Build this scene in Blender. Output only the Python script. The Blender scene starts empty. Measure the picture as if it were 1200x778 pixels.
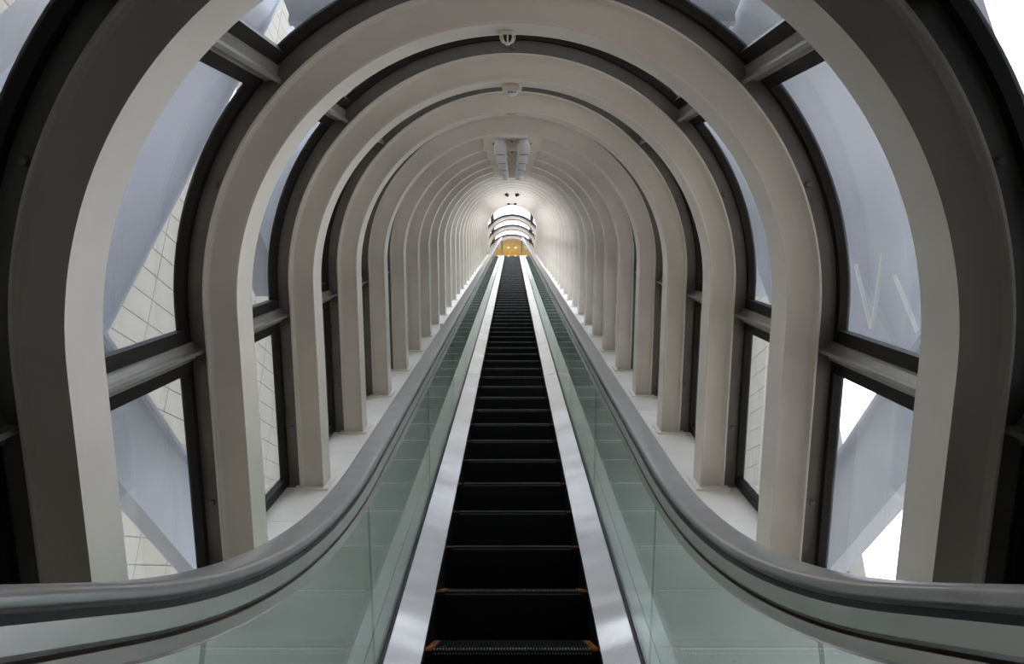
import bpy, bmesh, math, random
from mathutils import Vector, Matrix
random.seed(7)

# ------------------------------------------------------------------ camera, sky, exposure
F = 765.0                                   # focal length in pixels of a 1200 px wide frame
TH = math.radians(30.0)                     # slope of the tunnel
PITCH = math.radians(20.28)
HC = 1.03                                   # camera height above the lower landing
CT, ST = math.cos(TH), math.sin(TH)
scene = bpy.context.scene
C = scene.collection
cam_d = bpy.data.cameras.new('camera')
cam_d.sensor_width = 36.0
cam_d.lens = 36.0 * F / 1200.0
cam_d.clip_start = 0.02
cam_d.clip_end = 500
cam = bpy.data.objects.new('camera', cam_d)
C.objects.link(cam)
cam.location = (0, 0, HC)
cam.rotation_euler = (math.pi / 2 + PITCH, 0, 0)
scene.camera = cam

SKY = 4.2
world = bpy.data.worlds.new('overcast_sky')
scene.world = world
world.use_nodes = True
wn = world.node_tree
wn.nodes.clear()
wo = wn.nodes.new('ShaderNodeOutputWorld')
wb = wn.nodes.new('ShaderNodeBackground')
wtc = wn.nodes.new('ShaderNodeTexCoord')
wno = wn.nodes.new('ShaderNodeTexNoise')
wno.inputs['Scale'].default_value = 2.2
wno.inputs['Detail'].default_value = 4
wr = wn.nodes.new('ShaderNodeValToRGB')
wr.color_ramp.elements[0].position = 0.3
wr.color_ramp.elements[0].color = (0.88, 0.92, 1.0, 1)
wr.color_ramp.elements[1].position = 0.7
wr.color_ramp.elements[1].color = (1.0, 1.0, 1.0, 1)
wn.links.new(wtc.outputs['Generated'], wno.inputs['Vector'])
wn.links.new(wno.outputs['Fac'], wr.inputs['Fac'])
wn.links.new(wr.outputs['Color'], wb.inputs['Color'])
wb.inputs['Strength'].default_value = SKY
wn.links.new(wb.outputs['Background'], wo.inputs['Surface'])

vs = scene.view_settings
vs.view_transform = 'Standard'
vs.look = 'None'
vs.gamma = 1.0
vs.use_curve_mapping = False
vs.exposure = 0.5
scene.cycles.max_bounces = 16
scene.cycles.diffuse_bounces = 8
scene.cycles.glossy_bounces = 6
scene.cycles.transparent_max_bounces = 40

# ------------------------------------------------------------------ materials
MATS = {}
def _new(name):
    m = bpy.data.materials.new(name)
    m.use_nodes = True
    nt = m.node_tree
    b = nt.nodes['Principled BSDF']
    MATS[name] = m
    return m, nt, b

def paint(name, col, rough=0.5, metal=0.0, var=0.06, scale=6.0, bump=0.0, bscale=40.0, stretch=None, spec=None, bdist=0.02):
    m, nt, b = _new(name)
    tc = nt.nodes.new('ShaderNodeTexCoord')
    src = tc.outputs['Object']
    if stretch:
        mp = nt.nodes.new('ShaderNodeMapping')
        mp.inputs['Scale'].default_value = stretch
        nt.links.new(src, mp.inputs['Vector'])
        src = mp.outputs['Vector']
    n = nt.nodes.new('ShaderNodeTexNoise')
    n.inputs['Scale'].default_value = scale
    n.inputs['Detail'].default_value = 5
    nt.links.new(src, n.inputs['Vector'])
    r = nt.nodes.new('ShaderNodeValToRGB')
    lo = [max(0, c * (1 - var)) for c in col]
    hi = [min(1, c * (1 + var)) for c in col]
    r.color_ramp.elements[0].position = 0.3
    r.color_ramp.elements[1].position = 0.7
    r.color_ramp.elements[0].color = (*lo, 1)
    r.color_ramp.elements[1].color = (*hi, 1)
    nt.links.new(n.outputs['Fac'], r.inputs['Fac'])
    nt.links.new(r.outputs['Color'], b.inputs['Base Color'])
    b.inputs['Roughness'].default_value = rough
    b.inputs['Metallic'].default_value = metal
    if spec is not None:
        b.inputs['Specular IOR Level'].default_value = spec
    if bump:
        n2 = nt.nodes.new('ShaderNodeTexNoise')
        n2.inputs['Scale'].default_value = bscale
        nt.links.new(src, n2.inputs['Vector'])
        bp = nt.nodes.new('ShaderNodeBump')
        bp.inputs['Strength'].default_value = bump
        bp.inputs['Distance'].default_value = bdist
        nt.links.new(n2.outputs['Fac'], bp.inputs['Height'])
        nt.links.new(bp.outputs['Normal'], b.inputs['Normal'])
    return m

paint('rib_paint', (0.69, 0.63, 0.55), 0.5, var=0.05, scale=3, spec=0.3)
paint('ledge_paint', (0.83, 0.80, 0.755), 0.5, var=0.05, scale=4)
paint('plate_paint', (0.60, 0.55, 0.47), 0.5)
paint('grey_metal', (0.16, 0.153, 0.138), 0.38, metal=0.35, var=0.15, scale=5)
paint('black_frame', (0.014, 0.012, 0.010), 0.5, var=0.2, spec=0.25)
paint('aluminium', (0.36, 0.345, 0.32), 0.38, metal=0.75, var=0.08, scale=9)
paint('stainless', (0.68, 0.675, 0.67), 0.24, metal=1.0, var=0.05, scale=7, bump=0.7, bscale=1.7, stretch=(0.35, 1, 1), bdist=0.04)
paint('rail_profile', (0.60, 0.58, 0.55), 0.27, metal=0.9, var=0.06, scale=10)
paint('rail_rubber', (0.44, 0.435, 0.43), 0.30, metal=0.7, var=0.08, scale=14)
paint('brown_groove', (0.10, 0.058, 0.03), 0.6)
paint('dark_rubber', (0.012, 0.012, 0.013), 0.5)
paint('step_black', (0.007, 0.007, 0.0075), 0.6, var=0.2, scale=20, spec=0.1)
paint('cleat_metal', (0.55, 0.55, 0.54), 0.4, metal=0.5)
paint('marker_orange', (0.34, 0.115, 0.018), 0.5)
paint('fixture_white', (0.74, 0.74, 0.72), 0.4, var=0.04)
paint('fixture_cream', (0.76, 0.71, 0.60), 0.45, var=0.06)
paint('fixture_dark', (0.02, 0.02, 0.02), 0.5)
paint('gold_ceiling', (0.56, 0.39, 0.13), 0.5, var=0.12, scale=2)
paint('landing_floor', (0.30, 0.29, 0.27), 0.5, var=0.12, scale=12)
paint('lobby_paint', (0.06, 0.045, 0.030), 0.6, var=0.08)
paint('sky_block_paint', (0.14, 0.115, 0.085), 0.7, var=0.1, scale=0.6)
paint('facade_tile', (0.37, 0.345, 0.29), 0.6, var=0.05, scale=0.8)
paint('facade_joint', (0.22, 0.205, 0.175), 0.8)
paint('truss_paint', (0.37, 0.39, 0.44), 0.5, var=0.05, scale=0.9)
paint('paving', (0.50, 0.48, 0.44), 0.8, var=0.1, scale=0.2)
paint('streak_white', (0.72, 0.72, 0.70), 0.5)

def emis(name, col, s):
    m, nt, b = _new(name)
    b.inputs['Base Color'].default_value = (*col, 1)
    b.inputs['Emission Color'].default_value = (*col, 1)
    b.inputs['Emission Strength'].default_value = s
emis('lamp_glow', (1.0, 0.9, 0.7), 6.0)

def glass(name, tint, haze, haze_col, ior=1.5, rough=0.0, dirt=0.0):
    m = bpy.data.materials.new(name)
    m.use_nodes = True
    nt = m.node_tree
    nt.nodes.clear()
    out = nt.nodes.new('ShaderNodeOutputMaterial')
    tr = nt.nodes.new('ShaderNodeBsdfTransparent')
    tr.inputs['Color'].default_value = (*tint, 1)
    gl = nt.nodes.new('ShaderNodeBsdfGlossy')
    gl.inputs['Roughness'].default_value = rough
    gl.inputs['Color'].default_value = (0.96, 1.0, 0.985, 1)
    # same reflectance on entering and on leaving the sheet
    geo = nt.nodes.new('ShaderNodeNewGeometry')
    mi = nt.nodes.new('ShaderNodeMix')
    mi.inputs['A'].default_value = ior
    mi.inputs['B'].default_value = 1.0 / ior
    nt.links.new(geo.outputs['Backfacing'], mi.inputs['Factor'])
    fr = nt.nodes.new('ShaderNodeFresnel')
    nt.links.new(mi.outputs['Result'], fr.inputs['IOR'])
    df = nt.nodes.new('ShaderNodeBsdfDiffuse')
    df.inputs['Color'].default_value = (*haze_col, 1)
    tl = nt.nodes.new('ShaderNodeBsdfTranslucent')
    tl.inputs['Color'].default_value = (*haze_col, 1)
    hz = nt.nodes.new('ShaderNodeMixShader')
    hz.inputs['Fac'].default_value = 0.5
    nt.links.new(df.outputs[0], hz.inputs[1])
    nt.links.new(tl.outputs[0], hz.inputs[2])
    m1 = nt.nodes.new('ShaderNodeMixShader')
    tc = nt.nodes.new('ShaderNodeTexCoord')
    no = nt.nodes.new('ShaderNodeTexNoise')
    no.inputs['Scale'].default_value = 2.5
    no.inputs['Detail'].default_value = 6
    nt.links.new(tc.outputs['Object'], no.inputs['Vector'])
    mr = nt.nodes.new('ShaderNodeMapRange')
    mr.inputs['From Min'].default_value = 0.3
    mr.inputs['From Max'].default_value = 0.75
    mr.inputs['To Min'].default_value = haze
    mr.inputs['To Max'].default_value = haze + dirt
    nt.links.new(no.outputs['Fac'], mr.inputs['Value'])
    nt.links.new(mr.outputs['Result'], m1.inputs['Fac'])
    nt.links.new(tr.outputs[0], m1.inputs[1])
    nt.links.new(hz.outputs[0], m1.inputs[2])
    m2 = nt.nodes.new('ShaderNodeMixShader')
    nt.links.new(fr.outputs['Fac'], m2.inputs['Fac'])
    nt.links.new(m1.outputs[0], m2.inputs[1])
    nt.links.new(gl.outputs[0], m2.inputs[2])
    nt.links.new(m2.outputs[0], out.inputs['Surface'])
    MATS[name] = m
glass('window_glass', (0.90, 0.92, 0.95), 0.05, (0.75, 0.78, 0.85), dirt=0.08)
glass('balustrade_glass', (0.80, 0.865, 0.84), 0.015, (0.6, 0.68, 0.65), dirt=0.01)

# ------------------------------------------------------------------ helpers
class MB:
    def __init__(self):
        self.v = []
        self.f = []
    def add(self, verts, faces):
        n = len(self.v)
        self.v += [tuple(p) for p in verts]
        self.f += [tuple(i + n for i in q) for q in faces]
        return self
    def box(self, x0, x1, y0, y1, z0, z1):
        v = [(x0, y0, z0), (x1, y0, z0), (x1, y1, z0), (x0, y1, z0), (x0, y0, z1), (x1, y0, z1), (x1, y1, z1), (x0, y1, z1)]
        return self.add(v, [(0, 3, 2, 1), (4, 5, 6, 7), (0, 1, 5, 4), (1, 2, 6, 5), (2, 3, 7, 6), (3, 0, 4, 7)])
    def loft(self, rings, closed=True, caps=True):
        n = len(rings[0])
        v = [p for r in rings for p in r]
        f = []
        m = n if closed else n - 1
        for i in range(len(rings) - 1):
            for j in range(m):
                k = (j + 1) % n
                f.append((i * n + j, i * n + k, (i + 1) * n + k, (i + 1) * n + j))
        if caps:
            f.append(tuple(range(n))[::-1])
            f.append(tuple((len(rings) - 1) * n + j for j in range(n)))
        return self.add(v, f)
    def lathe(self, prof, seg=24, M=None, caps=True):
        rings = []
        for r, z in prof:
            rings.append([(r * math.cos(2 * math.pi * k / seg), r * math.sin(2 * math.pi * k / seg), z) for k in range(seg)])
        if M is not None:
            rings = [[tuple(M @ Vector(p)) for p in r] for r in rings]
        return self.loft(rings, True, caps)
    def mesh(self, name, mat, sharp=30):
        me = bpy.data.meshes.new(name)
        me.from_pydata(self.v, [], self.f)
        bm = bmesh.new()
        bm.from_mesh(me)
        bmesh.ops.recalc_face_normals(bm, faces=bm.faces)
        bm.to_mesh(me)
        bm.free()
        me.materials.append(MATS[mat])
        if sharp:
            me.polygons.foreach_set('use_smooth', [True] * len(me.polygons))
            me.set_sharp_from_angle(angle=math.radians(sharp))
        me.update()
        return me

def obj(name, me, parent=None, loc=None, rot=None):
    o = bpy.data.objects.new(name, me)
    C.objects.link(o)
    if parent is not None:
        o.parent = parent
    if loc is not None:
        o.location = loc
    if rot is not None:
        o.rotation_euler = rot
    return o

def tag(o, label, cat, group=None, kind=None):
    o['label'] = label
    o['category'] = cat
    if group:
        o['group'] = group
    if kind:
        o['kind'] = kind
    return o

def P(x, s, u):                                   # tunnel coordinates -> world
    return Vector((x, s * CT - u * ST, HC + s * ST + u * CT))

ORD = ['', 'first', 'second', 'third', 'fourth', 'fifth', 'sixth', 'seventh', 'eighth', 'ninth', 'tenth', 'eleventh', 'twelfth',
       'thirteenth', 'fourteenth', 'fifteenth', 'sixteenth', 'seventeenth', 'eighteenth', 'nineteenth', 'twentieth', 'twenty-first',
       'twenty-second', 'twenty-third', 'twenty-fourth', 'twenty-fifth', 'twenty-sixth', 'twenty-seventh', 'twenty-eighth',
       'twenty-ninth', 'thirtieth', 'thirty-first', 'thirty-second', 'thirty-third', 'thirty-fourth']

# ------------------------------------------------------------------ tunnel cross-section
R = 1.30
U0 = -0.447                                       # centre of the arch above the optical axis
UL = -1.83                                        # ledge on which the ribs stand
PITCH_R = 1.20
S1 = 1.86                                         # front of the rib nearest to the camera
RIB_D = 0.18
RIB_H = 0.165

def arch(r, foot, nseg=88):
    """points (x,u) of the arch at radial offset r, left foot -> crown -> right foot"""
    pts = [(-(R + r), foot), (-(R + r), U0 - 0.5 * (U0 - foot))]
    for k in range(nseg + 1):
        a = math.pi - math.pi * k / nseg
        pts.append(((R + r) * math.cos(a), U0 + (R + r) * math.sin(a)))
    pts += [((R + r), U0 - 0.5 * (U0 - foot)), ((R + r), foot)]
    return pts

def arch_sweep(profile, foot, nseg=88):
    """profile: (radial offset, axial) closed polygon -> rings along the arch"""
    rings = []
    cols = [arch(r, foot, nseg) for r, y in profile]
    for i in range(len(cols[0])):
        rings.append([(cols[j][i][0], profile[j][1], cols[j][i][1]) for j in range(len(profile))])
    return rings

def spot(t, r):
    """t: arc position: 0 = left foot ... ; given as ('w',side,u) on the wall or ('a',angle)"""
    if t[0] == 'w':
        return (t[1] * (R + r), t[2])
    return ((R + r) * math.cos(t[1]), U0 + (R + r) * math.sin(t[1]))

RIBPROF = [(0, 0), (0.009, 0), (0.011, 0.018), (0.020, 0.024), (0.115, 0.028), (0.138, 0.022), (0.150, 0.010), (0.153, 0.0), (RIB_H - .004, 0.0), (RIB_H, 0.004),
           (RIB_H, RIB_D), (0.152, RIB_D), (0.148, RIB_D - .02), (0.013, RIB_D - .02), (0.011, RIB_D), (0, RIB_D)]

def rib_meshes(foot):
    d = {}
    d['beam'] = MB().loft(arch_sweep(RIBPROF, foot)).mesh('beam', 'rib_paint', 24)
    d['mullion'] = MB().loft(arch_sweep([(RIB_H - .002, 0.03), (0.300, 0.03), (0.300, 0.135), (RIB_H - .002, 0.135)], foot)).mesh('mullion', 'grey_metal', 40)
    bp = MB().box(-0.035, RIB_H + .03, -0.03, RIB_D + .03, 0, 0.014)
    d['base'] = bp.mesh('base_plate', 'ledge_paint', 30)
    b = MB().lathe([(0.0, 0.0), (0.016, 0.0), (0.016, 0.008), (0.011, 0.014), (0.0, 0.015)][1:], 12, Matrix.Rotation(math.pi / 2, 4, 'X'))
    d['bolt'] = b.mesh('bolt', 'grey_metal', 40)
    return d
RM = rib_meshes(UL)

def make_rib(label, loc, rotx, M=RM, foot=UL, group='arched ribs of the tunnel'):
    e = obj('arch_rib', None, None, loc, (rotx, 0, 0))
    tag(e, label, 'rib', group)
    obj('beam', M['beam'], e)
    obj('mullion', M['mullion'], e)
    a = obj('base_plate', M['base'], e, (R, 0, foot))
    b = obj('base_plate', M['base'], e, (-R, 0, foot))
    b.scale = (-1, 1, 1)
    for ang in (24, 156):
        x, u = spot(('a', math.radians(ang)), 0.198)
        obj('bolt', M['bolt'], e, (x, 0.030, u))
    for sx in (-1, 1):
        obj('bolt', M['bolt'], e, (sx * (R + .205), 0.030, U0 - 0.95))
    x, u = spot(('a', math.pi / 2), 0.205)
    obj('bolt', M['bolt'], e, (x, 0.030, u))
    return e

# ------------------------------------------------------------------ window bays
UT = -0.62                                        # lower transom
AT = math.radians(45.5)                           # upper transom
Y0, Y1 = 0.135, PITCH_R + 0.030

def segpts(kind, foot, n=18):
    """list of path positions of a pane, trimmed by half the transom"""
    g = 0.045
    ga = g / (R + .25)
    L = []
    if kind == 'lower_left' or kind == 'lower_right':
        s = -1 if 'left' in kind else 1
        return [('w', s, foot + 0.02), ('w', s, UT - g)]
    if kind == 'upper_left' or kind == 'upper_right':
        s = -1 if 'left' in kind else 1
        L = [('w', s, UT + g)]
        for k in range(n + 1):
            a = (AT - ga) * k / n
            L.append(('a', a if s > 0 else math.pi - a))
        return L
    return [('a', math.pi - (AT + ga) - (math.pi - 2 * (AT + ga)) * k / n) for k in range(n + 1)]

def shift(pts, kind, d):
    """pane positions trimmed further by d at both ends (inside the sash)"""
    out = list(pts)
    def mv(p, q, d):
        if p[0] == 'w':
            return ('w', p[1], p[2] + (d if (q[0] == 'a' or q[2] > p[2]) else -d))
        return ('a', p[1] + (d / (R + .25)) * (1 if q[1] > p[1] else -1))
    out[0] = mv(pts[0], pts[1], d)
    out[-1] = mv(pts[-1], pts[-2], d)
    return out

def bay_meshes(foot, L, lower_mat='window_glass'):
    """L(x, y, u) maps bay coordinates to object coordinates; y runs from Y0 to Y1"""
    out = []
    for kind in ('lower_left', 'upper_left', 'crown', 'upper_right', 'lower_right'):
        full = segpts(kind, foot)
        inner = shift(full, kind, 0.06)
        sash = MB()
        r0, r1 = 0.245, 0.295
        for ya, yb in ((Y0, Y0 + .036), (Y1 - .036, Y1)):
            rings = []
            for t in full:
                ring = []
                for r, y in ((r0, ya), (r1, ya), (r1, yb), (r0, yb)):
                    x, u = spot(t, r)
                    ring.append(L(x, y, u))
                rings.append(ring)
            sash.loft(rings)
        for a, b in ((full[0], inner[0]), (full[-1], inner[-1])):
            rings = []
            for y in (Y0 + .036, Y1 - .036):
                ring = []
                for t, r in ((a, r0), (a, r1), (b, r1), (b, r0)):
                    x, u = spot(t, r)
                    ring.append(L(x, y, u))
                rings.append(ring)
            sash.loft(rings)
        pane = MB()
        rings = []
        for t in inner:
            ring = []
            for r, y in ((.284, Y0 + .03), (.293, Y0 + .03), (.293, Y1 - .03), (.284, Y1 - .03)):
                x, u = spot(t, r)
                ring.append(L(x, y, u))
            rings.append(ring)
        pane.loft(rings)
        out.append((sash.mesh('sash', 'black_frame', 25), pane.mesh('pane', lower_mat if 'lower' in kind else 'window_glass', 25)))
    tr = []
    for t in (('w', -1, UT), ('a', math.pi - AT), ('a', AT), ('w', 1, UT)):
        if t[0] == 'w':
            rad = Vector((t[1], 0))
            tan = Vector((0, 1))
            o = Vector((t[1] * R, t[2]))
        else:
            rad = Vector((math.cos(t[1]), math.sin(t[1])))
            tan = Vector((-math.sin(t[1]), math.cos(t[1])))
            o = Vector((0, U0)) + rad * R
        def ring(prof, y):
            q = []
            for tt, r in prof:
                c = o + rad * r + tan * tt
                q.append(L(c.x, y, c.y))
            return q
        body = MB().loft([ring([(-.045, .232), (.045, .232), (.045, .295), (-.045, .295)], y) for y in (Y0, Y1)])
        nose = MB().loft([ring([(-.036, .232), (-.012, .214), (-.009, .178), (.009, .178), (.012, .214), (.036, .232)], y) for y in (Y0 - .03, Y1 + .002)])
        tr.append((body.mesh('transom', 'aluminium', 30), nose.mesh('ridge', 'aluminium', 20)))
    return out, tr

def make_bay(n, meshes, label, loc, rotx):
    e = obj('window_%d' % n, None, None, loc, (rotx, 0, 0))
    tag(e, label, 'window', None, 'structure')
    for sash, pane in meshes[0]:
        s = obj('sash', sash, e)
        obj('pane', pane, s)
    for body, nose in meshes[1]:
        b = obj('transom', body, e)
        obj('ridge', nose, b)
    return e

# upper landing geometry (world y / z relative to the camera height)
NOSE_U = -1.865
ZT = 16.10                                        # upper landing, relative to the camera
FLAT = [32.45, 33.60, 34.75]                      # fronts of the ribs over the upper landing
NRIB = 28

make_rib('first arched steel rib beside the landing, just behind the viewer\'s sides', P(0, S1 - PITCH_R, 0), TH,
         rib_meshes(-1.62), -1.62)
for k in range(1, NRIB + 1):
    if k == 1:
        lb = 'dark shaded arched steel rib closest to the lower landing, largest in view'
    else:
        lb = '%s arched off-white steel rib up the tunnel, counted from the bottom' % ORD[k]
    make_rib(lb, P(0, S1 + PITCH_R * (k - 1), 0), TH)

BAY = bay_meshes(UL, lambda x, y, u: (x, y, u))
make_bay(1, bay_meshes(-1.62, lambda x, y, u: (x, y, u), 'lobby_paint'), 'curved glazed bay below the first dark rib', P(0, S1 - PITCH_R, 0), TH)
for k in range(1, NRIB):
    make_bay(k + 1, BAY, 'curved glazed bay between the %s and %s ribs from the bottom' % (ORD[k], ORD[k + 1]), P(0, S1 + PITCH_R * (k - 1), 0), TH)

# mitre rib at the knuckle and ribs over the upper landing
def flat_plane(y):                                # rib-local (x,u) on a vertical plane; ledge level equals the landing
    zb = ZT - NOSE_U                              # u = 0 level over the landing
    return lambda x, u, yy=0.0: Vector((x, y + yy, HC + zb + u))
zb = ZT - NOSE_U
# mitre: u=0 point halfway between the end of the slope and the flat line
my = (zb - 0.0) / math.tan(TH)
mit_loc = Vector((0, my - 0.05, HC + zb))
mit_rot = TH / 2
make_rib('%s arched rib from the bottom, leaning where the tunnel levels out' % ORD[29], mit_loc, mit_rot)
for i, y in enumerate(FLAT):
    make_rib('upright arched rib above the upper landing, %s beyond the bend' % ORD[i + 1], (0, y, HC + zb), 0.0)

def plane_pt(loc, rot):
    c, s = math.cos(rot), math.sin(rot)
    return lambda x, yy, u: Vector((x, loc[1] + yy * c - u * s, loc[2] + yy * s + u * c))
def lerp_bay(A, B):
    def L(x, y, u):
        # y in [Y0, Y1]: distances at both ends are kept, the middle is stretched
        t = (y - Y0) / (Y1 - Y0)
        a = A(x, Y0, u)
        b = B(x, Y1 - PITCH_R, u)
        return tuple(a.lerp(b, t))
    return L
pl = [plane_pt(P(0, S1 + PITCH_R * (NRIB - 1), 0), TH), plane_pt(mit_loc, mit_rot)] + [plane_pt((0, y, HC + zb), 0.0) for y in FLAT]
nm = ['last sloping rib and the leaning rib at the bend', 'leaning rib at the bend and first upright rib', 'first and second upright ribs over the upper landing', 'second and third upright ribs over the upper landing']
for i in range(4):
    make_bay(NRIB + 1 + i, bay_meshes(UL, lerp_bay(pl[i], pl[i + 1])), 'far curved glazed bay between the ' + nm[i], (0, 0, 0), 0.0)

# ------------------------------------------------------------------ escalator paths
def path(u, zb_, zt_, Rb, Rt, ys, ye, step=0.12):
    """side-view line: flat at zb_, slope at distance u from the camera axis, flat at zt_; returns (pos, normal, length)"""
    c0 = u / CT                                   # z = tan*y + c0
    k = math.tan(TH)
    yb = (zb_ - c0) / k
    yt = (zt_ - c0) / k
    Tb = Rb * math.tan(TH / 2)
    Tt = Rt * math.tan(TH / 2)
    pts = []
    y = ys
    def put(y, z, a):
        pts.append((Vector((0, y, HC + z)), Vector((0, -math.sin(a), math.cos(a)))))
    n = max(2, int((yb - Tb - ys) / 0.3))
    for i in range(n):
        put(ys + (yb - Tb - ys) * i / n, zb_, 0)
    n = 24
    for i in range(n + 1):
        a = TH * i / n
        put(yb - Tb + Rb * math.sin(a), zb_ + Rb * (1 - math.cos(a)), a)
    y0 = yb + Tb * CT
    y1 = yt - Tt * CT
    n = int((y1 - y0) / 0.35)
    for i in range(1, n):
        y = y0 + (y1 - y0) * i / n
        put(y, k * y + c0, TH)
    n = 16
    for i in range(n + 1):
        a = TH * (1 - i / n)
        put(yt + Tt - Rt * math.sin(a), zt_ - Rt * (1 - math.cos(a)), a)
    n = 6
    for i in range(1, n + 1):
        put(yt + Tt + (ye - yt - Tt) * i / n, zt_, 0)
    return pts

def newel(pts, rad, at_start):
    """half circle added at an end of the handrail line"""
    p, n = pts[0] if at_start else pts[-1]
    out = []
    for i in range(1, 17):
        a = math.pi * i / 16
        d = -1 if at_start else 1
        pos = Vector((0, p.y + d * rad * math.sin(a), p.z - rad + rad * math.cos(a)))
        nor = Vector((0, d * math.sin(a), math.cos(a)))
        out.append((pos, nor))
    tail = out[-1]
    out.append((tail[0] + Vector((0, 0.25 if at_start else -0.25, 0)), tail[1]))
    return out[::-1] + pts if at_start else pts + out

def sweep(pts, prof, side):
    rings = []
    for p, n in pts:
        rings.append([(side * x, p.y + n.y * h, p.z + n.z * h) for x, h in prof])
    return rings

def at_y(pts, y):
    for (a, na), (b, nb) in zip(pts, pts[1:]):
        if a.y <= y <= b.y and b.y > a.y:
            t = (y - a.y) / (b.y - a.y)
            return a.lerp(b, t), na.lerp(nb, t).normalized()
    return pts[-1]

RAIL_U = -0.89
RB = 3.0
rail = path(RAIL_U, -0.012, ZT + 0.97, RB, 3.0, -0.25, 32.9)
deckp = path(-1.820, -HC + 0.055, ZT + 0.055, RB + 0.85, 2.6, -0.25, 32.9)
XG = 0.552                                        # balustrade glass
XR = 0.557                                        # handrail centre line

esc = obj('escalator', None, None, (0, 0, 0))
tag(esc, 'long narrow escalator with black steps, glass sides and grey handrails', 'escalator')
rr = newel(rail, 0.33, True)
rr = newel(rr, 0.33, False)
def arcprof(cx, w, h0, h1, n=10):
    """rounded handrail outline: full round top edges"""
    pts = []
    e = (h1 - h0) / 2
    for k in range(n + 1):
        a = -math.pi / 2 + math.pi * k / n
        pts.append((cx + w / 2 - e + e * math.cos(a), (h0 + h1) / 2 + e * math.sin(a)))
    for k in range(n + 1):
        a = math.pi / 2 + math.pi * k / n
        pts.append((cx - w / 2 + e + e * math.cos(a), (h0 + h1) / 2 + e * math.sin(a)))
    return pts
for side, nm_ in ((-1, 'left'), (1, 'right')):
    h = obj('handrail', MB().loft(sweep(rr, arcprof(XR, 0.092, -0.030, 0.0), side)).mesh('handrail', 'rail_rubber', 50), esc)
    h['label'] = '%s smooth grey handrail' % nm_
    g = obj('handrail_groove', MB().loft(sweep(rr, [(XR - .038, -.040), (XR + .038, -.040), (XR + .038, -.028), (XR - .038, -.028)], side)).mesh('groove', 'dark_rubber', 30), h)
    a = obj('handrail_profile', MB().loft(sweep(rr, [(XR - .050, -.072), (XR + .042, -.072), (XR + .045, -.066), (XR + .045, -.038), (XR - .046, -.038), (XR - .052, -.066)], side)).mesh('profile', 'rail_profile', 20), esc)
    obj('brown_groove', MB().loft(sweep(rr, [(XR - .036, -.079), (XR + .036, -.079), (XR + .036, -.071), (XR - .036, -.071)], side)).mesh('brown_groove', 'brown_groove', 30), a)
    obj('lower_rail', MB().loft(sweep(rr, [(XG - .013, -.112), (XG + .022, -.112), (XR + .036, -.095), (XR + .036, -.078), (XR - .052, -.078), (XR - .060, -.096), (XR - .056, -.102)], side)).mesh('lower_rail', 'rail_profile', 20), a)
    # glass panels, cut every 1.8 m along the slope
    cuts = [-0.45]
    k = math.tan(TH)
    jy = 2.95 - 1.8 * CT * 2
    while jy < 32.6:
        if jy > 0.0:
            cuts.append(jy)
        jy += 1.8 * CT
    cuts.append(33.05)
    def seam_pts(y):
        pd, n = at_y(deckp, min(max(y, -0.249), 32.89))
        # the same station on the rail, straight up the local normal
        best = min(rr, key=lambda q: abs((q[0] - pd).dot(Vector((0, n.z, -n.y)))) + (0 if (q[0] - pd).dot(n) > 0.6 else 9))
        d = (best[0] - pd).dot(n)
        return pd - n * 0.03, pd + n * (d - 0.105)
    for a0, a1 in zip(cuts, cuts[1:]):
        nst = max(2, int((a1 - a0) / 0.2))
        rings = []
        for i in range(nst + 1):
            y = a0 + (a1 - a0) * i / nst
            y = y + (0.003 if i == 0 else (-0.003 if i == nst else 0))
            lo, hi = seam_pts(y)
            if y < -0.249 or y > 32.89:           # rounded ends under the newel
                dy = y - (-0.25 if y < 0 else 32.9)
                lo = lo + Vector((0, dy, 0)); hi = hi + Vector((0, dy, -0.16))
            rings.append([(side * (XG - .006), lo.y, lo.z), (side * (XG + .006), lo.y, lo.z), (side * (XG + .006), hi.y, hi.z), (side * (XG - .006), hi.y, hi.z)])
        obj('glass_panel', MB().loft(rings).mesh('glass_panel', 'balustrade_glass', 30), esc)
    # stainless inner decks, cut every 4.7 m, with gaskets
    dcuts = [-0.25] + [7.58 + 4.05 * i for i in range(0, 7) if 7.58 + 4.05 * i < 32] + [32.9]
    for a0, a1 in zip(dcuts, dcuts[1:]):
        seg = [q for q in deckp if a0 + .01 < q[0].y < a1 - .01]
        p0 = at_y(deckp, a0 + .003); p1 = at_y(deckp, a1 - .003)
        seg = [p0] + seg + [p1]
        obj('inner_deck', MB().loft(sweep(seg, [(0.3865, -0.046), (0.389, -0.040), (XG - .016, 0.0), (XG - .016, -0.03), (0.3865, -0.065)], side)).mesh('inner_deck', 'stainless', 20), esc)
        if a0 > 0:
            q = [at_y(deckp, a0 - .006), at_y(deckp, a0 + .006)]
            obj('joint_strip', MB().loft(sweep(q, [(0.388, -0.039), (XG - .017, 0.002), (XG - .017, -0.01), (0.388, -0.05)], side)).mesh('joint_strip', 'fixture_white', 20), esc)
        obj('outer_deck', MB().loft(sweep(seg, [(XG + .016, 0.0), (0.615, -0.005), (0.62, -0.012), (0.62, -0.20), (0.60, -0.20), (0.60, -0.03), (XG + .016, -0.03)], side)).mesh('outer_deck', 'ledge_paint', 20), esc)
    obj('gasket', MB().loft(sweep(deckp, [(XG - .0155, -.012), (XG - .0065, -.012), (XG - .0065, .007), (XG - .0155, .004)], side)).mesh('gasket', 'dark_rubber', 30), esc)
    obj('skirt', MB().loft(sweep(deckp, [(0.3862, -0.32), (0.392, -0.32), (0.392, -0.055), (0.3862, -0.055)], side)).mesh('skirt', 'step_black', 30), esc)

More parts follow.
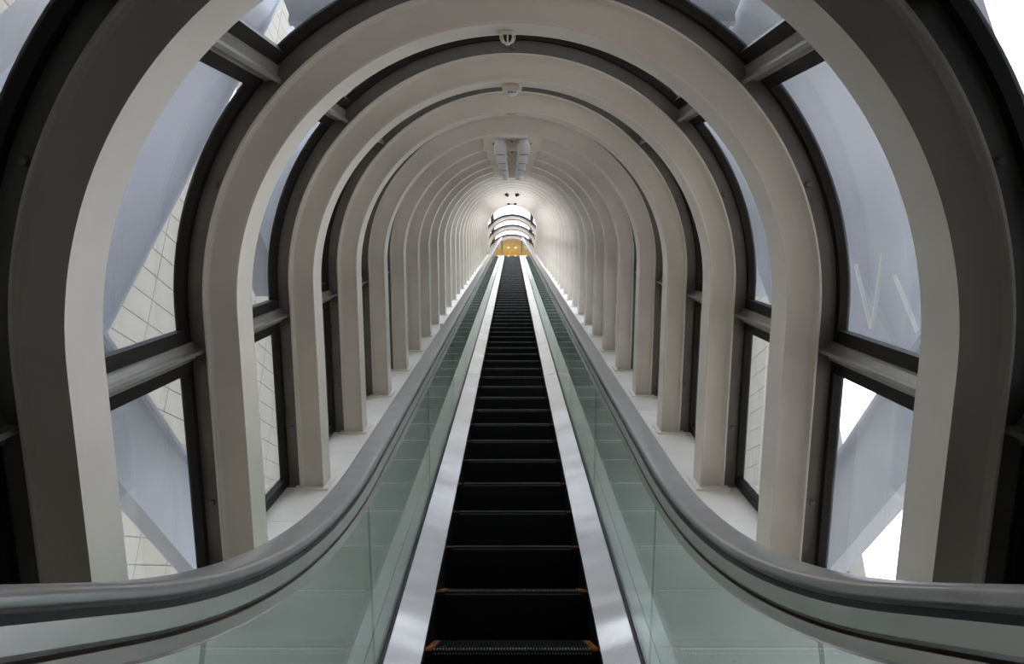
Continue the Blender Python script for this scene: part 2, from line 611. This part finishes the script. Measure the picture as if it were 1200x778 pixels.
# steps
stp = path(NOSE_U, -HC, ZT, RB + 0.93, 2.6, -0.6, 33.0)
SW = 0.3845
TD = 0.40
def step_mesh():
    m = MB()
    # body: tread slab and gently bowed riser
    prof = [(0.0, -0.012), (-0.003, -0.03), (0.002, -0.09), (0.010, -0.15), (0.022, -0.236), (0.05, -0.236), (0.05, -0.15), (0.04, -0.05), (TD + .035, -0.04), (TD + .035, -0.010), (TD - .01, -0.008), (0.004, -0.008)]
    m.loft([[(x, y, z) for y, z in prof] for x in (-SW, SW)])
    n = 54
    w = 2 * (SW - .036) / n
    for i in range(n):
        x = -SW + .036 + w * (i + .25)
        m.box(x, x + w * .5, 0.014, TD - .012, -0.009, 0.0)
    return m.mesh('step', 'step_black', 0)
def nosing_mesh():
    m = MB()
    n = 54
    w = 2 * (SW - .036) / n
    for i in range(n):
        x = -SW + .036 + w * (i + .25)
        m.box(x, x + w * .38, -0.006, 0.012, -0.005, 0.0015)
        m.box(x + w * .5, x + w * .75, -0.0075, -0.001, -0.0215, -0.018)
    return m.mesh('nosing', 'cleat_metal', 0)
def marker_mesh():
    m = MB()
    for i in range(3):
        m.box(0.002 + i * .009, 0.0065 + i * .009, -0.001, TD - .02, -0.010, 0.0005)
    m.box(0.0, 0.027, 0.002, TD - .02, -0.012, -0.006)
    return m.mesh('edge_marker', 'marker_orange', 0)
SM, NM, EM = step_mesh(), nosing_mesh(), marker_mesh()
yn = 3.99 - 0.4 * 8
while yn < 32.6:
    p, n = at_y(stp, yn)
    s = obj('step', SM, esc, (0, yn, p.z))
    obj('nosing', NM, s)
    obj('edge_marker', EM, s, (-SW, 0, 0))
    obj('edge_marker', EM, s, (SW - .027, 0, 0))
    yn += 0.4

# ------------------------------------------------------------------ floors, ledges, lobby, upper landing
def struct(name, mb, mat, label, cat, sharp=30):
    o = obj(name, mb.mesh(name, mat, sharp))
    return tag(o, label, cat, None, 'structure')

yl = (-HC - UL / CT) / math.tan(TH)               # where the sloping ledge meets the landing
ml = MB()
ml.box(-2.4, 2.4, -4.0, 0.60, -0.12, 0.0)
ml.box(-2.4, -0.625, 0.60, yl, -0.12, 0.0)
ml.box(0.625, 2.4, 0.60, yl, -0.12, 0.0)
struct('floor', ml, 'landing_floor', 'grey lower landing floor at the foot of the escalator', 'floor')
comb = obj('comb_plate', MB().box(-0.39, 0.39, 0.30, 0.66, 0.001, 0.012).mesh('comb_plate', 'cleat_metal', 30), esc)
obj('comb_plate', MB().box(-0.39, 0.39, 32.75, 33.2, HC + ZT + 0.001, HC + ZT + 0.012).mesh('comb_plate', 'cleat_metal', 30), esc)
ye_l = (ZT - NOSE_U + UL - UL / CT) / math.tan(TH)
for side, nm_, n in ((-1, 'left', 1), (1, 'right', 2)):
    e = obj('trim_%d' % n, None)
    tag(e, 'white sloping ledge carrying the rib feet on the %s of the escalator' % nm_, 'ledge', None, 'structure')
    sl0 = yl / CT + math.tan(TH) * UL             # slope coordinate of the landing edge (world y = s CT - u ST)
    s0 = (yl + UL * ST) / CT
    s1 = (ye_l + UL * ST) / CT
    # panels: one per bay, thin open joints
    brk = [s0] + [S1 + 0.09 + PITCH_R * (k - 1) + 0.62 for k in range(1, NRIB) if S1 + 0.71 + PITCH_R * (k - 1) > s0 + .3] + [s1]
    for a, b in zip(brk, brk[1:]):
        mb = MB()
        x0, x1 = (0.625, R + .30) if side > 0 else (-R - .30, -0.625)
        A = [P(x0, a + .0015, UL), P(x1, a + .0015, UL), P(x1, a + .0015, UL - .08), P(x0, a + .0015, UL - .08)]
        B = [P(x0, b - .0015, UL), P(x1, b - .0015, UL), P(x1, b - .0015, UL - .08), P(x0, b - .0015, UL - .08)]
        mb.loft([A, B])
        obj('ledge_panel', mb.mesh('ledge_panel', 'ledge_paint', 30), e)
    # outer upstand under the sill
under = MB()
A = [P(x, S1 - 1.0, u) for x, u in ((-R - .5, UL - .55), (R + .5, UL - .55), (R + .5, UL - .85), (-R - .5, UL - .85))]
B = [P(x, 36.5, u) for x, u in ((-R - .5, UL - .55), (R + .5, UL - .55), (R + .5, UL - .85), (-R - .5, UL - .85))]
under = MB().loft([A, B])
struct('floor_under_slope', under, 'facade_joint', 'dark underside deck beneath the sloping escalator', 'floor')
zt = HC + ZT
struct('floor_upper_landing', MB().box(-2.0, -0.625, ye_l, 33.2, zt - .1, zt + .035).box(0.625, 2.0, ye_l, 33.2, zt - .1, zt + .035).box(-2.0, 2.0, 33.2, 41, zt - .1, zt), 'landing_floor', 'upper landing floor at the far top', 'floor')

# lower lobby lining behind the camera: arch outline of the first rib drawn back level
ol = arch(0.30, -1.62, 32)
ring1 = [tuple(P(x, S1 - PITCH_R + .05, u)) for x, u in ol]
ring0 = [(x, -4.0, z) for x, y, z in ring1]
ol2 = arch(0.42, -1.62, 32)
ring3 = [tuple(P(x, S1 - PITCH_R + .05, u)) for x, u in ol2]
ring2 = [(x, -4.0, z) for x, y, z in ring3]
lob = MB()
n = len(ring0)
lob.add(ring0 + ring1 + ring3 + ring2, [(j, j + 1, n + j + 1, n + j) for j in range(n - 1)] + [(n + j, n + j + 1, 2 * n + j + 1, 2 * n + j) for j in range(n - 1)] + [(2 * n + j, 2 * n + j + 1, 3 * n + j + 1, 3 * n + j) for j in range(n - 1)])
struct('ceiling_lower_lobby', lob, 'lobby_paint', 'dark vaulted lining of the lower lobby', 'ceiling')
# arch shell added around the first bay to keep skylight off the nearest rib
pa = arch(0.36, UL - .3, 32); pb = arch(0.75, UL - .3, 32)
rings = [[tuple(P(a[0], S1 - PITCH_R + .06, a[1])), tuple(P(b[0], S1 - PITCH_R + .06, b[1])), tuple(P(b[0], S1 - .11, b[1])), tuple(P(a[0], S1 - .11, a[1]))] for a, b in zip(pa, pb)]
struct('wall_bay_shade', MB().loft(rings), 'lobby_paint', 'dark arch shell added to shade the first glazed bay', 'wall')
struct('wall_sky_block', MB().box(-16, -2.15, -3.0, -1.0, -12, 20).box(2.15, 16, -3.0, -1.0, -12, 20).box(-2.15, 2.15, -3.0, -1.0, 2.7, 20), 'sky_block_paint', 'tall unseen wall added behind the camera to block the sky', 'wall')  # unseen wall added to cut skylight on the rib fronts
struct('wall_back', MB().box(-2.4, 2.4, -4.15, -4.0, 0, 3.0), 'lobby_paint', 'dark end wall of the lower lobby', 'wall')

# gold vault over the upper landing
gv0 = arch(0.0, UL, 32); gv1 = arch(0.10, UL, 32)
rings = []
for y in (FLAT[-1] + RIB_D + .002, 41.0):
    pass
ya, yb_ = FLAT[-1] + RIB_D + .002, 41.0
rings = [[(a[0], ya, HC + zb + a[1]), (b[0], ya, HC + zb + b[1]), (b[0], yb_, HC + zb + b[1]), (a[0], yb_, HC + zb + a[1])] for a, b in zip(gv0, gv1)]
struct('ceiling', MB().loft(rings), 'gold_ceiling', 'golden vaulted ceiling at the far top landing', 'ceiling')
struct('wall_top', MB().box(-1.7, 1.7, 41.0, 41.2, zt, zt + 3.2), 'gold_ceiling', 'golden end wall beyond the top landing', 'wall')

# ------------------------------------------------------------------ fittings on the crown
def crown(s, du=0.0):
    return P(0, s, U0 + R + du)
# detector hanging under the second rib
e = obj('smoke_detector', None, None, crown(S1 + PITCH_R + 0.13, -.001), (TH, 0, 0))
tag(e, 'cream caged detector hanging under the crown of the second rib', 'detector')
obj('base', MB().lathe([(0.033, 0.0), (0.036, -0.004), (0.036, -0.012), (0.030, -0.016)], 24).mesh('base', 'fixture_cream', 40), e, (-.02, 0, 0))
obj('core', MB().lathe([(0.022, -0.014), (0.024, -0.03), (0.016, -0.042)], 16).mesh('core', 'fixture_dark', 40), e, (-.02, 0, 0))
for k in range(8):
    a = 2 * math.pi * k / 8
    mb = MB()
    pts = [(0.034, -.012), (0.034, -.030), (0.024, -.046), (0.006, -.052)]
    rings = []
    for r, z in pts:
        c = Vector((r * math.cos(a), r * math.sin(a), z)); t = Vector((-math.sin(a), math.cos(a), 0)) * .0035
        nn = Vector((math.cos(a), math.sin(a), 0)) * .003
        rings.append([c - t - nn, c + t - nn, c + t + nn, c - t + nn])
    obj('cage_bar', mb.loft(rings).mesh('cage_bar', 'fixture_cream', 30), e, (-.02, 0, 0))
obj('cap', MB().lathe([(0.012, -.046), (0.014, -.050), (0.010, -.056)], 16).mesh('cap', 'fixture_cream', 40), e, (-.02, 0, 0))

# detector box under the third rib
e = obj('smoke_detector', None, None, crown(S1 + 2 * PITCH_R + 0.11, 0), (TH, 0, 0))
tag(e, 'cream box detector under the crown of the third rib', 'detector')
m = MB().lathe([(0.064, 0.004), (0.066, -0.01), (0.060, -0.042), (0.050, -0.046)], 8, Matrix.Scale(0.6, 4, (0, 1, 0)))
obj('housing', m.mesh('housing', 'fixture_cream', 30), e)
obj('panel', MB().box(-.042, .042, -.0415, -.034, -.040, -.004).mesh('panel', 'plate_paint', 0), e)
obj('dome', MB().lathe([(0.036, -.044), (0.036, -.056), (0.028, -.066), (0.012, -.070)], 20).mesh('dome', 'fixture_white', 50), e)
for x in (-.02, 0, .02):
    obj('opening', MB().box(x - .006, x + .006, -.040, -.028, -.056, -.050).mesh('opening', 'fixture_dark', 0), e)
tag(obj('name_plate', MB().box(-.045, .045, 0, .10, -.004, .004).mesh('name_plate', 'plate_paint', 30), None, crown(S1 + 3 * PITCH_R + 0.06, -.002), (TH, 0, 0)),
    'small thin plate under the crown of the fourth rib', 'plate')

# plates with pairs of cylinder downlights
body = MB().lathe([(0.070, -.045), (0.072, -.050), (0.072, -.165), (0.069, -.169), (0.062, -.169), (0.058, -.160)], 28).mesh('lamp_body', 'fixture_white', 40)
neck = MB().lathe([(0.052, 0.0), (0.052, -.048)], 24).mesh('lamp_neck', 'fixture_white', 40)
lens = MB().lathe([(0.060, -.1665), (0.060, -.1645)], 24).mesh('lens', 'fixture_dark', 40)
plm = MB().box(-.335, .335, 0.0, .012, -.062, .125).mesh('ceiling_plate', 'fixture_cream', 30)
arm = MB().box(-.19, .19, -.16, 0.0, .060, .075).mesh('bracket', 'plate_paint', 30)
scm = MB().lathe([(0.010, .0), (0.010, .008), (0.007, .012)], 12).mesh('screw', 'fixture_dark', 40)
for i in range(5):
    s = S1 + PITCH_R * (5 + i)
    p = obj('mounting_plate', plm, None, crown(s - .014, 0), (TH, 0, 0))
    tag(p, 'off-white plate on the rib crown behind two lamps, %s from the bottom' % ORD[i + 1], 'plate', 'crown plates with lamps')
    obj('bracket', arm, p)
    for q in ((0, .045), (.215, .02), (-.215, .02)):
        obj('screw', scm, p, (q[0], 0, q[1]), (math.pi / 2, 0, 0))
    for x, nm_ in ((-.135, 'left'), (.135, 'right')):
        e = obj('pendant_lamp', None, None, P(x, s - 0.10, U0 + R + .058), (TH, 0, 0))
        tag(e, '%s white cylinder lamp in front of the %s crown plate from the bottom' % (nm_, ORD[i + 1]), 'lamp', 'cylinder lamps on the crown')
        obj('neck', neck, e)
        b = obj('lamp_body', body, e)
        obj('lens', lens, b)
# two pairs of dark spotlights high up
spm = MB().lathe([(0.045, -.02), (0.062, -.04), (0.065, -.11), (0.058, -.12)], 20).mesh('spot_head', 'fixture_dark', 40)
stm = MB().lathe([(0.02, 0.0), (0.02, -.03)], 12).mesh('stem', 'fixture_white', 40)
for s, nm_ in ((S1 + PITCH_R * 16 - .1, 'lower'), (S1 + PITCH_R * 26 - .1, 'upper')):
    for x, sd in ((-.13, 'left'), (.13, 'right')):
        e = obj('spotlight', None, None, P(x, s + .2, U0 + R - .004), (TH, 0, 0))
        tag(e, '%s dark spotlight of the %s pair far up the crown' % (sd, nm_), 'spotlight', 'dark spotlights on the crown')
        obj('stem', stm, e)
        obj('spot_head', spm, e, (0, 0, .005), (0, .5 if sd == 'left' else -.5, 0))
# downlights in the golden ceiling
dl = MB().lathe([(0.035, 0.0), (0.035, -.015)], 16).mesh('downlight', 'lamp_glow', 40)
for j, y in enumerate((35.9, 37.0)):
    for x, sd in ((-.22, 'left'), (.22, 'right')):
        z = HC + zb + U0 + math.sqrt(R * R - x * x)
        tag(obj('downlight', dl, None, (x, y, z + .004)), '%s small glowing downlight in the golden ceiling, %s row' % (sd, ('near', 'far')[j]), 'downlight', 'downlights in the golden ceiling')
        ld = bpy.data.lights.new('downlight_lamp', 'POINT')
        ld.energy = 7
        ld.color = (1.0, 0.86, 0.62)
        ld.shadow_soft_size = .05
        lo_ = bpy.data.objects.new('downlight_lamp', ld)
        C.objects.link(lo_)
        lo_.location = (x, y, z - 0.9)
# little grey box on the left ledge
e = obj('junction_box', None, None, P(-1.14, S1 + PITCH_R * 8 - .55, UL), (TH, 0, 0))
tag(e, 'small grey box on the left ledge between the eighth and ninth ribs', 'box')
obj('body', MB().box(-.07, .07, -.05, .05, 0, .09).mesh('body', 'fixture_white', 0), e)
obj('lid', MB().box(-.075, .075, -.055, .055, .09, .10).mesh('lid', 'plate_paint', 0), e)

# ------------------------------------------------------------------ outside: truss and tiled building
def brace(X, p0, p1, w, d, label, mat='truss_paint', name='diagonal_brace', group='truss members outside the glass', off=0.0, flange=True):
    """box girder in the plane x = X; p0, p1 (y, z rel. camera); w in-plane, d across"""
    a = Vector((0, p0[0], p0[1] + HC)); b = Vector((0, p1[0], p1[1] + HC))
    t = (b - a).normalized()
    n = Vector((0, -t.z, t.y))
    def ring(c):
        return [tuple(c + n * (w / 2) * i + Vector((X + d / 2 * j, 0, 0))) for i, j in ((-1, -1), (1, -1), (1, 1), (-1, 1))]
    e = obj(name, None)
    tag(e, label, 'brace', group)
    obj('girder', MB().loft([ring(a), ring(b)]).mesh('girder', mat, 0), e)
    if flange:
        sx = -1 if X > 0 else 1
        for i in (-1, 1):
            rg = []
            for c in (a, b):
                rg.append([tuple(c + n * (w / 2 * i + q) + Vector((X + sx * (d / 2 + h), 0, 0))) for q, h in ((-.02, 0), (.02, 0), (.02, .05), (-.02, .05))])
            obj('flange', MB().loft(rg).mesh('flange', mat, 0), e)
    return e
for side, nm_ in ((-1, 'left'), (1, 'right')):
    X = side * 3.28
    for i in range(2):
        dy, dz = 4.6 * i, 4.6 * i * math.tan(TH)
        o = ['nearer', 'farther'][i]
        # lower arm: centre line shifted by half the width from the traced upper edge
        brace(X, (4.58 - .6 + dy, 1.42 + .25 + dz), (9.0 + dy, -.434 + dz), .73, .16, '%s descending blue-grey truss girder outside the %s windows' % (o, nm_))
        if side > 0 and i == 0:
            continue
        brace(X + side * .85, (4.62 + dy, 2.16 + dz), (7.5 + dy, 10.06 + dz), 2.2, .5, '%s rising wide blue-grey truss girder outside the %s windows' % (o, nm_))
gp = [(3.9, .45), (8.1, 2.74), (10.3, 8.4), (6.8, 8.9), (3.9, 5.0)]
e = obj('gusset_plate', None)
tag(e, 'broad blue-grey steel gusset outside the nearest right window above the transom', 'girder', 'truss members outside the glass')
obj('plate', MB().loft([[(x, y, z + HC) for y, z in gp] for x in (3.60, 3.70)]).mesh('plate', 'truss_paint', 0), e)
obj('stiffener', MB().loft([[(x, y + oy, z + HC) for y, z, oy in ((5.6, 1.6, 0), (7.6, 7.0, 0), (7.6, 7.0, .06), (5.6, 1.6, .06))] for x in (3.54, 3.60)]).mesh('stiffener', 'truss_paint', 0), e)
for a, b, i in (((1035, 297), (1022, 385), 'middle'), ((1003, 310), (1021, 385), 'left'), ((1048, 322), (1080, 400), 'right')):  # thin bars modelled in place of pale reflections in the pane
    al = TH - PITCH
    q = []
    for px, py in (a, b):
        z = F * 3.185 / abs(px - 600); v = -(py - 389) / F * z
        s = z * math.cos(al) + v * math.sin(al); u = -z * math.sin(al) + v * math.cos(al)
        q.append((s * CT - u * ST, s * ST + u * CT))
    brace(3.185, q[0], q[1], .018, .03, '%s thin white streak imitating a reflection in the right window above the transom' % i, 'streak_white', 'reflection_streak', 'white streaks imitating reflections in the right window', flange=False)

e = obj('crown_sky_screen', None)  # added screen: greys the crown panes and dims the near bays
tag(e, 'blue-grey screen added over the tunnel to dull the sky behind the crown glass', 'girder', 'truss members outside the glass')
obj('deck_plate', MB().box(-3.53, 3.53, 6.6, 9.4, HC + 8.3, HC + 8.5).mesh('deck_plate', 'truss_paint', 0), e)
for yy in (6.6, 7.95, 9.3):
    obj('rib_plate', MB().box(-3.53, 3.53, yy, yy + .1, HC + 8.16, HC + 8.3).mesh('rib_plate', 'truss_paint', 0), e)
struct('ground', MB().box(-80, 80, -60, 120, -12.5, -12), 'paving', 'pale paved ground far below the tunnel', 'ground')
rb_ = obj('building', None)
tag(rb_, 'pale tiled building wall seen through the farther right windows', 'building')
obj('wall', MB().box(9.0, 9.4, 18.5, 60, -12, 40).mesh('wall', 'facade_joint', 0), rb_)  # upper height added to hold skylight back from the far bays
rp = MB()
for i in range(28):
    for j in range(75):
        y, z = 18.5 + 1.5 * i, -7 + .62 * j
        rp.box(8.97, 9.0, y + .012, y + 1.488, z + .012, z + .608)
r_ = obj('far_panels', rp.mesh('far_panels', 'facade_tile', 0), rb_)
r_['kind'] = 'stuff'
bld = obj('building', None)
tag(bld, 'large beige tiled building wall seen through the left windows', 'building')
FX = -9.0
obj('wall', MB().box(FX - .4, FX, -6, 18, -12, 13.7).mesh('wall', 'facade_joint', 0), bld)
obj('shade_tower_wall', MB().box(FX - .4, FX, 18, 60, -12, 40).mesh('shade_tower_wall', 'facade_joint', 0), bld)  # taller stretch added to shade the far end of the tunnel
pw, ph = 1.5, 0.62
for_low, for_high = 21, 63
tile = MB().box(0, .03, .012, pw - .012, .012, ph - .012).mesh('panel', 'facade_tile', 0)
nt_ = 0
for i in range(12):
    for j in range(21):
        obj('panel', tile, bld, (FX, 6 + pw * i, 0.6 + ph * j + 0.0 + .45 * 0))
        nt_ += 1
rest = MB()
for i in range(-8, 36):
    for j in range(-12, for_low if i < 8 else for_high):
        if 0 <= i < 12 and 0 <= j < 21:
            continue
        y, z = 6 + pw * i, .6 + ph * j
        rest.box(FX, FX + .03, y + .012, y + pw - .012, z + .012, z + ph - .012)
r_ = obj('far_panels', rest.mesh('far_panels', 'facade_tile', 0), bld)
r_['kind'] = 'stuff'
